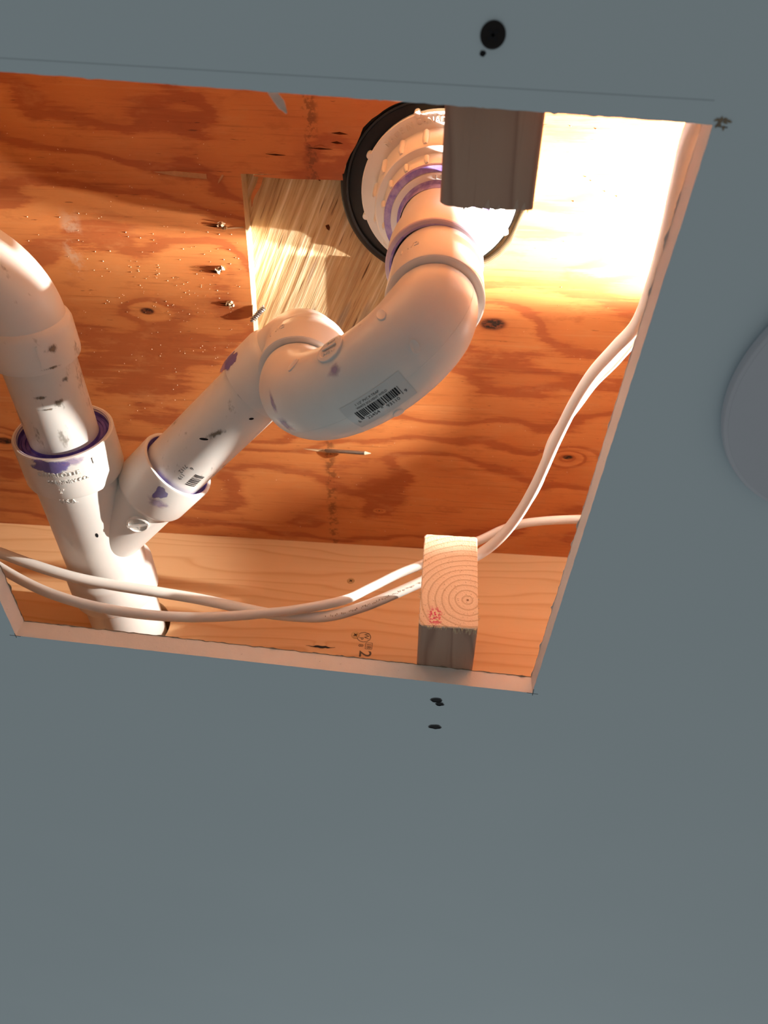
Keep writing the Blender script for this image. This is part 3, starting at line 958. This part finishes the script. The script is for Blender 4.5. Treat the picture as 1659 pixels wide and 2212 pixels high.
def on_arm(t0, a0, R_, rot=0.0, flip=1):
    c, s_ = math.cos(rot), math.sin(rot)
    def fn(u, v, h):
        a, b = u * c - v * s_, u * s_ + v * c
        an = math.radians(a0) + flip * b / R_
        return W0 + ARM * (t0 + a) + (fa0[1] * math.cos(an) + fa0[2] * math.sin(an)) * (R_ + .08 + h)
    return fn
mb = MB()
random.seed(5)
fb = on_arm(119, -151, 24.15)
u = -6.5
while u < 6.0:
    w = random.choice((.35, .7, 1.0)); g = random.choice((.35, .7))
    mb.add([fb(u, v, 0) for v in (-4.2, -2.1, 0, 2.1, 4.2)] + [fb(u + w, v, 0) for v in (-4.2, -2.1, 0, 2.1, 4.2)], [(i, i + 1, 6 + i, 5 + i) for i in range(4)])
    u += w + g
for s_, t0, a0 in (('6', 128.2, -173.4), ('7112', 123.5, 176.3), ('119', 117, -176.5)):
    f_ = on_arm(t0, a0, 24.15, 0)
    place_text(mb, s_, 4.2, lambda u, v, h, f_=f_: f_(-u, v, 0))
part(mb, 'printed_code', M['ink'], armp, None)
for t0, a0 in ((154.1, 165), (190.6, -164)):
    mb = MB()
    disc_on(mb, on_arm(t0, a0, 24.15, -.8), [(3.4 if t0 < 160 else 1.6, 0), (1.4, .02)], 16, .32 if t0 > 160 else .28) if False else disc_on(mb, (lambda f_: (lambda u, v, h: f_(v, u, h)))(on_arm(t0, a0, 24.15, .78)), [(3.4 if t0 < 160 else 1.7, 0), (1.2, .02)], 18, .27 if t0 < 160 else .6)
    part(mb, 'ink_dash', M['ink'], armp, None)
# --- double branch fitting (wye)
mb = MB()
lathe(mb, RUN, (0, 1, 0), [(340, 31.0), (329, 31.6), (327.8, 32.2), (327.6, 34.2), (328.4, 35.0), (361, 35.2), (363.5, 34.4), (365, 31.4), (400, 31.2), (452, 31.2), (462, 31.2), (464.5, 34.0), (467, 35.2), (493, 35.4), (495, 34.6), (495.2, 30.2)], 88)
wye = part(mb, 'wye_fitting', M['pvc'])
mb = MB()
lathe(mb, W0, ARM, [(0, 26.2), (40, 26.2), (69, 26.2), (72, 28.8), (74.5, 29.6), (105.5, 29.9), (107, 29.4), (107.2, 28.6), (106.8, 26.9), (98, 26.4)], 80)
part(mb, 'branch', M['pvc'], wye)
mb = MB()
lathe(mb, W0, ARM, [(107.0, 27.4), (106.2, 26.5), (103.0, 26.2), (102.4, 24.6), (103.2, 24.25)], 80)
lathe(mb, RUN, (0, 1, 0), [(327.6, 32.9), (328.6, 31.7), (333.5, 31.2), (333.8, 29.6)], 88)
lathe(mb, RUN, (0, 1, 0), [(331, 24.3), (333.4, 24.9), (333.8, 27.0)], 88)
part(mb, 'primer_ring', M['primer'], wye)
mb = MB()
lathe(mb, RUN, (0, 1, 0), [(336, 30.0), (332.9, 29.7), (332.4, 29.0), (332.9, 27.2), (336, 26.8)], 88)
part(mb, 'reducing_bushing', M['primer'], wye)
fr0 = frame((0, 1, 0))
def on_run(y0, a0, R_, h0=.08):
    def fn(u, v, h):
        an = math.radians(a0) - u / R_
        return RUN + Vector((0, y0 - v, 0)) + (fr0[1] * math.cos(an) + fr0[2] * math.sin(an)) * (R_ + h0 + h)
    return fn
mb = MB()
place_text(mb, 'CHARLOTTE', 5.2, on_run(340.6, 168.8, 35.2), 'CENTER', .5)
place_text(mb, 'FOUNDRY CO.', 4.3, on_run(347.0, 160.5, 35.2), 'CENTER', .5)
place_text(mb, '2"', 5.0, on_run(355.2, 171.5, 35.2), 'CENTER', .5)
place_text(mb, 'U.S.A.', 5.2, on_run(368.0, 170.5, 31.4), 'CENTER', .5)
part(mb, 'raised_lettering', M['pvc'], wye, None)
smear(on_run(333.0, 174, 35.2), 15, 5.4, 21, M['film_purple'], wye)
smear(on_run(331.0, 150, 35.2), 13, 3.4, 23, M['film_faint'], wye)
smear(on_arm(98, 177, 29.85), 6.2, 4.8, 31, M['film_purple'], wye)
smear(on_arm(89, -176, 29.7), 5, 8, 33, M['film_faint'], wye)
fbz = on_arm(59, -170.5, 26.2)
mb = MB()
disc_on(mb, fbz, [(8.0, -1), (8.0, 1.8), (7.4, 2.1), (6.6, 2.1), (6.4, .8)], 40)
part(mb, 'round_boss', M['pvc'], wye, 30)
mb = MB()
c45 = math.radians(38)
rot = lambda u, v: (u * math.cos(c45) - v * math.sin(c45), u * math.sin(c45) + v * math.cos(c45))
mb.add([fbz(*rot(u, v), h) for h in (.6, 2.5) for u, v in ((-7.6, -1.1), (7.6, -1.1), (7.6, 1.1), (-7.6, 1.1))], [(4, 5, 6, 7), (0, 1, 5, 4), (1, 2, 6, 5), (2, 3, 7, 6), (3, 0, 4, 7)])
place_text(mb, '40-II', 2.8, lambda u, v, h: fbz(*rot(-u, v - 3.4), h + .7), 'CENTER', .4)
part(mb, 'slot_bar', M['pvc'], wye, None)
for y0, a0, R_, l in ((336, 127, 35.2, 5), (252.9, 146, 28.6, 15)):
    f_ = on_run(y0, a0, R_); mb = MB()
    mb.add([f_(u, v, h) for h in (-.1, .5) for u, v in ((-.5, -l / 2), (.5, -l / 2), (.5, l / 2), (-.5, l / 2))], [(4, 5, 6, 7), (0, 1, 5, 4), (1, 2, 6, 5), (2, 3, 7, 6), (3, 0, 4, 7)])
    part(mb, 'alignment_mark', M['pvc'], wye, None)
mb = MB()
disc_on(mb, on_run(404.7, 150.5, 31.2), [(2.2, 0), (1.2, .02)], 14, .5)
part(mb, 'ink_dash', M['ink'], wye, None)
# --- pipe from the wye through the joist
mb = MB()
lathe(mb, RUN, (0, 1, 0), [(490, 30.15), (560, 30.15), (640, 30.15), (700, 30.15)], 80)
part(mb, 'main_pipe', M['pvc'])
# --- left pipe and its elbow
mb = MB()
lathe(mb, RUN, (0, 1, 0), [(256, 24.15), (290, 24.15), (337, 24.15)], 72)
part(mb, 'branch_pipe', M['pvc_dirty'])
EB = 46.0
ctr = Vector((RUN.x - EB, 241, RUN.z))
pts = [Vector((RUN.x, 246, RUN.z))] + [ctr + Vector((EB * math.cos(a * math.pi / 40), -EB * math.sin(a * math.pi / 40), 0)) for a in range(21)] + [Vector((RUN.x - EB - 30, 241 - EB, RUN.z))]
mb = MB(); tube(mb, pts, 25.8, 64, True)
el = part(mb, 'left_elbow', M['pvc_dirty'], None, 50)
mb = MB()
lathe(mb, RUN, (0, 1, 0), [(237, 25.0), (240, 27.6), (243, 28.6), (263, 28.7), (265.4, 28.3), (265.8, 27.4), (265.8, 24.0)], 72)
part(mb, 'elbow_hub', M['pvc_dirty'], el)
mb = MB()
lathe(mb, (RUN.x - EB, 241 - EB, RUN.z), (-1, 0, 0), [(14, 25), (16, 28.4), (38, 28.6), (40, 27.8), (40, 24.15), (300, 24.15)], 64)
part(mb, 'elbow_hub', M['pvc_dirty'], el)

for y0, a0, ru, rv, sd in ((284, 162, 6.5, 2.2, 41), (290.8, 140, 4.6, 3.6, 42), (293.5, 160, 7, 1.2, 43), (276, 119, 3.2, 3.0, 44), (262, 135, 9, 1.6, 45), (250, 128, 6, 4, 46)):
    smear(on_run(y0, a0, 24.15 if y0 > 266 else 28.7), ru, rv, sd, M['grime'], el, 'grime_smear')
smear(on_arm(163, 172, 24.15, .3), 10, 3.4, 47, M['grime'], armp, 'grime_smear')
smear(on_run(222, 160, 0), 1, 1, 48, M['grime'], el, 'grime_smear') if False else None

# ------------------------------------------------------------------ cables
CABLE_A = [(-358.9, 425.0, 101.5), (-333.9, 428.0, 94.3), (-301.8, 432.0, 86.3), (-271.3, 436.0, 80.9), (-242.4, 440.0, 79.3), (-206.4, 444.0, 78.4), (-174.5, 449.0, 78.4), (-142.1, 454.0, 76.6), (-113.3, 458.0, 75.5), (-77.7, 460.0, 78.3), (-49.7, 456.0, 86.7), (-25.4, 451.0, 97.8), (-3.6, 447.0, 109.7), (18.8, 444.0, 123.4), (40.7, 437.0, 133.9), (55.2, 420.0, 136.2), (66.7, 395.0, 136.7), (75.8, 360.0, 134.2), (83.0, 320.0, 131.9), (89.5, 286.0, 127.5), (95.5, 258.0, 119.3), (104.0, 235.0, 111.9), (109.5, 212.0, 99.2), (108.6, 180.0, 84.2), (106.9, 150.0, 76.4), (103.7, 125.0, 67.3), (99.6, 100.0, 52.9), (97.4, 75.0, 30.7)]
CABLE_B = [(-337.6, 404.0, 74.4), (-309.9, 406.0, 59.3), (-286.0, 410.0, 49.5), (-264.1, 414.0, 43.4), (-237.5, 420.0, 40.8), (-206.0, 428.0, 43.0), (-175.1, 436.0, 49.3), (-150.2, 442.0, 57.0), (-124.7, 447.0, 66.1), (-98.2, 450.0, 75.0), (-64.5, 453.0, 89.9), (-44.4, 455.0, 106.6), (-23.5, 455.0, 123.5), (-2.8, 454.0, 136.3), (18.8, 452.0, 150.1), (41.9, 448.0, 161.2), (60.3, 442.0, 169.4), (76.6, 434.0, 169.6), (94.1, 426.0, 165.9), (114.7, 418.0, 160.6), (134.9, 412.0, 155.9), (155.0, 408.0, 151.1)]
CABLE_C = [(-3.8, 460.0, 123.7), (19.4, 458.0, 138.9), (42.1, 452.0, 151.0), (57.4, 436.0, 155.1), (70.2, 411.0, 155.7), (80.6, 376.0, 153.8), (83.3, 334.0, 147.7), (89.6, 308.0, 141.8), (94.6, 290.0, 136.5), (99.7, 270.0, 129.4), (109.6, 250.0, 125.3), (117.2, 226.0, 119.4), (120.6, 196.0, 119.2), (124.5, 165.0, 114.9), (120.5, 138.0, 106.3), (114.9, 112.0, 91.6), (104.5, 85.0, 59.8)]
def cable(pts, ra, rb, label, twist=0.0):
    mb = MB()
    root_ = pts[len(pts) // 2]
    tube(mb, spline(pts, 8), ra, 20, True, rb, 0, (0, 0, 1), twist)
    ob = mb.build('electrical_cable', M['cable'], None, 60, root_)
    tag(ob, label, 'cable', 'white cables slung through the hole')
    return ob, root_
cA, rA = cable(CABLE_A, 4.5, 3.6, 'thick white cable rising past the far block along the right edge of the hole')
cB, rB = cable(CABLE_B, 3.4, 4.4, 'white cable hanging lowest across the drain pipe and leaving level at the right edge')
cC, rC = cable(CABLE_C, 3.6, 3.0, 'bright thin white cable tucked behind the thick one at the right edge')
mb = MB()                                                  # worn print along the lower cable
random.seed(3)
PA = spline(CABLE_A, 8)
camp = Vector((0, 0, -302.7))
for i in range(72, 102):
    p, q = PA[i], PA[i + 1]
    d = (q - p).normalized(); v = (camp - p).normalized()
    s_ = d.cross(v).normalized()
    nrm = s_.cross(d).normalized()
    if nrm.dot(v) < 0: nrm = -nrm
    for k in range(3):
        if random.random() < .35: continue
        c = p.lerp(q, k / 3) + nrm * 4.35 + s_ * random.uniform(-.5, .5)
        w, h = random.uniform(.15, .5), random.uniform(.3, .8)
        mb.add([c + d * w + s_ * h, c - d * w + s_ * h, c - d * w - s_ * h, c + d * w - s_ * h], [(0, 1, 2, 3)])
mb.build('faded_print', M['fadedprint'], cA, None, rA)

# ------------------------------------------------------------------ screws, nails and chips
def phillips(name, loc, axis, R_, mat, label, group, up=(0, 1, 0), depth=.9):
    """bugle head screw seen from its head"""
    root = empty(name, loc)
    tag(root, label, 'screw', group)
    d, e1, e2 = frame(axis, up)
    o_ = Vector(loc)
    mb = MB()
    lathe(mb, o_, d, [(-4, R_ * .3), (-1.4, R_ * .45), (-.2, R_ * .98), (.1, R_), (.35, R_ * .93), (.45, R_ * .72), (.2, R_ * .55)], 36, up, 0, (True, True))
    mb.build('head', mat, root, 35, loc)
    mb = MB()
    for a in (0, 90):
        c, s_ = math.cos(math.radians(a + 40)), math.sin(math.radians(a + 40))
        f1, f2 = e1 * c + e2 * s_, e2 * c - e1 * s_
        w, l = R_ * .11, R_ * .5
        mb.add([o_ + d * h + f1 * x * l + f2 * y * w for h in (.15, .3) for x, y in ((-1, -1), (1, -1), (1, 1), (-1, 1))], [(4, 5, 6, 7), (0, 1, 5, 4), (1, 2, 6, 5), (2, 3, 7, 6), (3, 0, 4, 7)])
    mb.build('cross_recess', M['ink'], root, None, loc)
    return root
phillips('drywall_screw', (11.6, 55.0, -.3), (0, 0, -1), 4.3, M['screw'], 'black drywall screw in the blue ceiling above the near block', None)
phillips('wood_screw', (-73.1, JY - .2, 197.6), (0, -1, 0), 3.6, M['brass'], 'upper gold screw in the joist face, above the cables', 'screws in the joist', (0, 0, 1))
phillips('wood_screw', (-61.3, JY - .2, 132.2), (0, -1, 0), 3.9, M['brass'], 'lower gold screw in the joist face beside the grade stamp', 'screws in the joist', (0, 0, 1))

def splintered_nail(loc, label, seed):
    random.seed(seed)
    root = empty('nail', loc)
    tag(root, label, 'nail', 'nail tips breaking through the subfloor')
    o_ = Vector(loc)
    mb = MB()
    tube(mb, [o_ + Vector((0, 0, 1)), o_ + Vector((.1, .1, -.8)), o_ + Vector((.3, .2, -1.8))], [1.1, 1.0, .25], 8)
    mb.build('shank', M['steel'], root, 40, loc)
    mb = MB()
    for k in range(14):
        a = random.uniform(0, 6.28); r = random.uniform(1.0, 3.6)
        b = o_ + Vector((r * math.cos(a), r * math.sin(a), 0))
        t_ = b + Vector((random.uniform(-.8, 1.2), random.uniform(-.6, .6), -random.uniform(1.0, 3.0)))
        w = Vector((-math.sin(a), math.cos(a), 0)) * random.uniform(.8, 1.8)
        mb.add([b + w, b - w, t_ - w * .5, t_ + w * .4, b + w * .8 + Vector((.3, 0, 0)), t_ + Vector((.3, .2, .2))], [(0, 1, 2, 3), (4, 5, 2, 1), (0, 3, 5, 4)])
    mb.build('splinter', M['chip'], root, None, loc)
    mb = MB()
    for k in range(3):
        dy = random.uniform(-2, 2); l = random.uniform(8, 15)
        mb = MB(); mb.add([o_ + Vector((-1, dy, -.1)), o_ + Vector((-l, dy * 1.4 + .4, -.1)), o_ + Vector((-l * .5, dy * 1.2 + 1.0, -.1)), o_ + Vector((2, dy + .5, -.1))], [(0, 1, 2, 3)])
        mb.build('split', M['bark'], root, None, loc)
splintered_nail((-165.7, 224.9, PZ), 'splintered nail tip nearest the room, left of the square cut out', 1)
splintered_nail((-172.4, 259.2, PZ), 'middle splintered nail tip left of the square cut out', 2)
splintered_nail((-168.4, 288.4, PZ), 'splintered nail tip closest to the trap elbow, left of the cut out', 3)

# bent nail lying along the plywood
loc = (-98.2, 429.0, PZ)
root = empty('nail', loc)
tag(root, 'long grey nail poking out flat along the plywood below the trap', 'nail')
mb = MB(); tube(mb, [(-99.5, 429.5, PZ + 2), (-97.5, 429.0, PZ - .8), (-80, 426.4, PZ - 4.5), (-62, 424, PZ - 8)], 1.7, 14)
mb.build('shank', M['steel'], root, 60, loc)
mb = MB(); tube(mb, [(-62, 424, PZ - 8), (-60, 423.7, PZ - 8.3), (-56.5, 423.2, PZ - 8.9)], [1.7, 1.2, .2], 12)
tag(mb.build('tip', M['chip'], root, 60, loc), 'bright clipped nail point')
mb = MB()
mb.add([(-120, 429, PZ - .1), (-98, 427.5, PZ - .6), (-70, 431, PZ - .1), (-98, 432, PZ - .4), (-98, 430, PZ + .5)], [(0, 1, 2, 3)])
mb.build('split', M['plyedge'], root, None, loc)

# threaded screw tip showing at the cut edge
loc = (-150.0, 300.6, PZ - 1)
root = empty('screw', loc)
tag(root, 'threaded steel screw tip beside the lit cut edge of the plywood', 'screw')
a, b = Vector((-152.2, 300.5, PZ - 4)), Vector((-141, 289, PZ - 1))
mb = MB(); tube(mb, [a.lerp(b, i / 8) for i in range(9)], [.3, .9, 1.5, 1.7, 1.7, 1.7, 1.7, 1.7, 1.7], 12)
mb.build('shank', M['steel'], root, 60, loc)
mb = MB()
d, e1, e2 = frame(b - a)
L_ = (b - a).length
hel = [a + d * (L_ * i / 160) + (e1 * math.cos(i * .36) + e2 * math.sin(i * .36)) * (2.0 if i > 25 else .4 + 1.6 * i / 25) for i in range(161)]
tube(mb, hel, .42, 5)
mb.build('thread', M['steel'], root, 60, loc)

# splits and lifted slivers of the plywood face
mb = MB()
def sliver(mb, x, y, l, w, lift, ang, z=PZ):
    c, s_ = math.cos(ang), math.sin(ang)
    P = lambda u, v, h: (x + u * c - v * s_, y + u * s_ + v * c, z - h)
    mb.add([P(0, -w / 2, .05), P(l * .6, -w / 2, lift * .5), P(l, 0, lift), P(l * .6, w / 2, lift * .5), P(0, w / 2, .05)] +
           [P(0, -w / 2, .5 + .05), P(l * .6, -w / 2, .5 + lift * .5), P(l, 0, .2 + lift), P(l * .6, w / 2, .5 + lift * .5), P(0, w / 2, .5 + .05)],
           [(4, 3, 2, 1, 0), (5, 6, 7, 8, 9), (0, 1, 6, 5), (1, 2, 7, 6), (2, 3, 8, 7), (3, 4, 9, 8), (4, 0, 5, 9)])
for q in ((-172, 190.0, -38, 3.4, .5, .06), (-150, 225.5, -16, 1.0, 1.0, -.1), (-160, 188.5, 7, 1.4, 2.0, 2.2)):
    mb = MB(); sliver(mb, *q); mb.build('sliver', M['sliver'], subfloor)
mb = MB(); sliver(mb, -153, 330, -8, 2.2, 1.2, 0); mb.build('sliver', M['chip'], subfloor)
for x, y in ((-90, 228), (-95, 192)):
    mb = MB(); sliver(mb, x, y, 4.4, 2.6, .3, 1.2, PZ + 15.6); mb.build('staple_hole', M['bark'], subfloor)
mb = MB()
ribbon(mb, [(-75, 186.6, PZ + .2), (-95, 187.6, PZ + .1), (-118, 188.4, PZ), (-138, 188.6, PZ - .2)], [6.5, 4.5, 3, .6], (0, 0, 1), .5)
ribbon(mb, [(-133, 189, PZ + 1), (-136, 196, PZ + 2), (-141, 204, PZ + 3), (-143, 212, PZ + 4)], [3.2, 3.4, 2.4, .4], (0, 0, 1), .5)
mb.build('sliver', M['ply'], subfloor)
mb = MB()
for x, y, l in ((-121.1, 173.7, 15), (-89.6, 168.9, 18), (-76, 159, 12), (-78, 165, 9)):
    mb.add([(x - l / 2, y, PZ - .06), (x, y - .9, PZ - .1), (x + l / 2, y + .6, PZ - .06), (x, y + .9, PZ - .1)], [(0, 1, 2, 3)])
mb.build('split', M['bark'], subfloor)
for x, y, l, q in ((62, 141.5, 26, .5), (54, 151, 16, .8)):
    mb = MB()
    mb.add([(x - l / 2, y + q, PZ - .06), (x, y - .5, PZ - .12), (x + l * .2, y - .9, PZ - .12), (x + l / 2, y - 1.0, PZ - .06), (x + l * .2, y - .4, PZ - .06), (x, y + q * .8, PZ - .06)], [(0, 1, 5), (1, 2, 4, 5), (2, 3, 4)])
    mb.build('split', M['ink'], subfloor)
mb = MB()
for x, y, l, w in ((-121.1, 173.7, 13, 2.6), (-89.6, 168.9, 15, 3.0)):
    mb.add([(x - l / 2, y, PZ - .02), (x, y - w * .7, PZ - .9), (x + l / 2, y + .4, PZ - .02), (x, y - .3, PZ - .12)], [(0, 1, 3), (1, 2, 3)])
mb.build('sliver', M['ply'], subfloor)
mb = MB()
random.seed(20)
for k in range(420):
    x, y = random.uniform(-330, 130), random.uniform(150, 530)
    if k > 170: x, y = random.gauss(-205, 45), random.gauss(280, 45)
    if -155 < x < 60 and y < 350 and not x < -155: continue
    s_ = random.uniform(.25, .6); a = random.uniform(0, 3.14)
    c, q = math.cos(a) * s_, math.sin(a) * s_
    mb.add([(x + c, y + q, PZ - .05), (x - q * .4, y + c * .4, PZ - .05), (x - c, y - q, PZ - .05), (x + q * .4, y - c * .4, PZ - .05), (x, y, PZ - .6)], [(0, 4, 1), (1, 4, 2), (2, 4, 3), (3, 4, 0)])
tag(mb.build('sawdust', M['chip'], subfloor), None, None, None, 'stuff')

# ------------------------------------------------------------------ round light trim on the ceiling
loc = (196.7, 188.1, 0)
root = empty('ceiling_light', loc)
tag(root, 'round white flush light disc on the blue ceiling, right of the hole', 'light')
mb = MB(); lathe(mb, loc, (0, 0, -1), [(-.5, 66), (.6, 66.5), (2.0, 69.0), (5.2, 69.2), (6.4, 68.6), (6.8, 67.6), (6.9, 66.8)], 96, (0, 1, 0))
mb.build('trim_ring', M['disc'], root, 40, loc)
mb = MB(); lathe(mb, loc, (0, 0, -1), [(6.95, 66.9), (6.9, 66.5), (6.9, .01)], 96, (0, 1, 0))
mb.build('diffuser', M['disc'], root, 40, loc)

# ------------------------------------------------------------------ the work lamp inside the bay (out of view, right of the hole)
def work_lamp(pos):
    """work lamp: a flood clipped to a flat fan by added hood flaps, and a beam from an added upper head"""
    loc = (pos.x, pos.y, 13)
    root = empty('work_lamp', loc)
    tag(root, 'warm work lamp standing in the joist bay behind the ceiling board', 'lamp')
    mb = MB(); lathe(mb, (pos.x + 26, pos.y, 0), Z, [(12.8, .1), (12.8, 44), (17, 44), (20, 8), (22, 7), (196, 7), (198, .1)], 40)
    mb.build('stand', M['screw'], root, 40, loc)
    for z0, z1 in ((pos.z - 5, pos.z - 12), (pos.z + 6, pos.z + 25)):   # flaps added below and above to cut the flood's light
        mb = MB()
        c = [(pos.x + 12, pos.y - 40, z0), (pos.x + 12, pos.y + 40, z0), (pos.x - 80, pos.y + 75, z1), (pos.x - 80, pos.y - 75, z1)]
        mb.add(c + [(x, y, z + 1.2) for x, y, z in c], [(3, 2, 1, 0), (4, 5, 6, 7), (0, 1, 5, 4), (1, 2, 6, 5), (2, 3, 7, 6), (3, 0, 4, 7)])
        mb.build('light_cut_flap', M['screw'], root, None, loc)
    mb = MB().box((pos.x + 10, pos.y - 40, pos.z - 6), (pos.x + 20, pos.y + 40, pos.z + 8))
    mb.build('hood_back', M['screw'], root, None, loc)
    hi = pos + Vector((-10, -10, 44))  # upper head added so the beam clears the flap
    for kind, nm, watts, soft, src, aim, ang, blend in (('POINT', 'work_lamp_bulb', 1.6, .040, hi, None, 0, 0),
                                                        ('SPOT', 'work_lamp_flood', 34.0, .0035, pos, (-260, 280, 150), 56, .4),
                                                        ('SPOT', 'added_cable_spot', 24.0, .010, hi, (114, 165, 98), 26, .8),  # extra spot added only to whiten the right-hand cables
                                                        ('SPOT', 'work_lamp_beam', 255.0, .010, hi, (84, 180, PZ), 44, 1.0)):
        li = bpy.data.lights.new(nm, kind)
        li.energy = watts; li.color = (1.0, .965, .90); li.shadow_soft_size = soft
        ob = bpy.data.objects.new(nm, li); COL.objects.link(ob); ob.location = src * S
        if aim:
            li.spot_size = math.radians(ang); li.spot_blend = blend
            ob.rotation_euler = (Vector(aim) - src).to_track_quat('-Z', 'Y').to_euler()
work_lamp(LAMP)
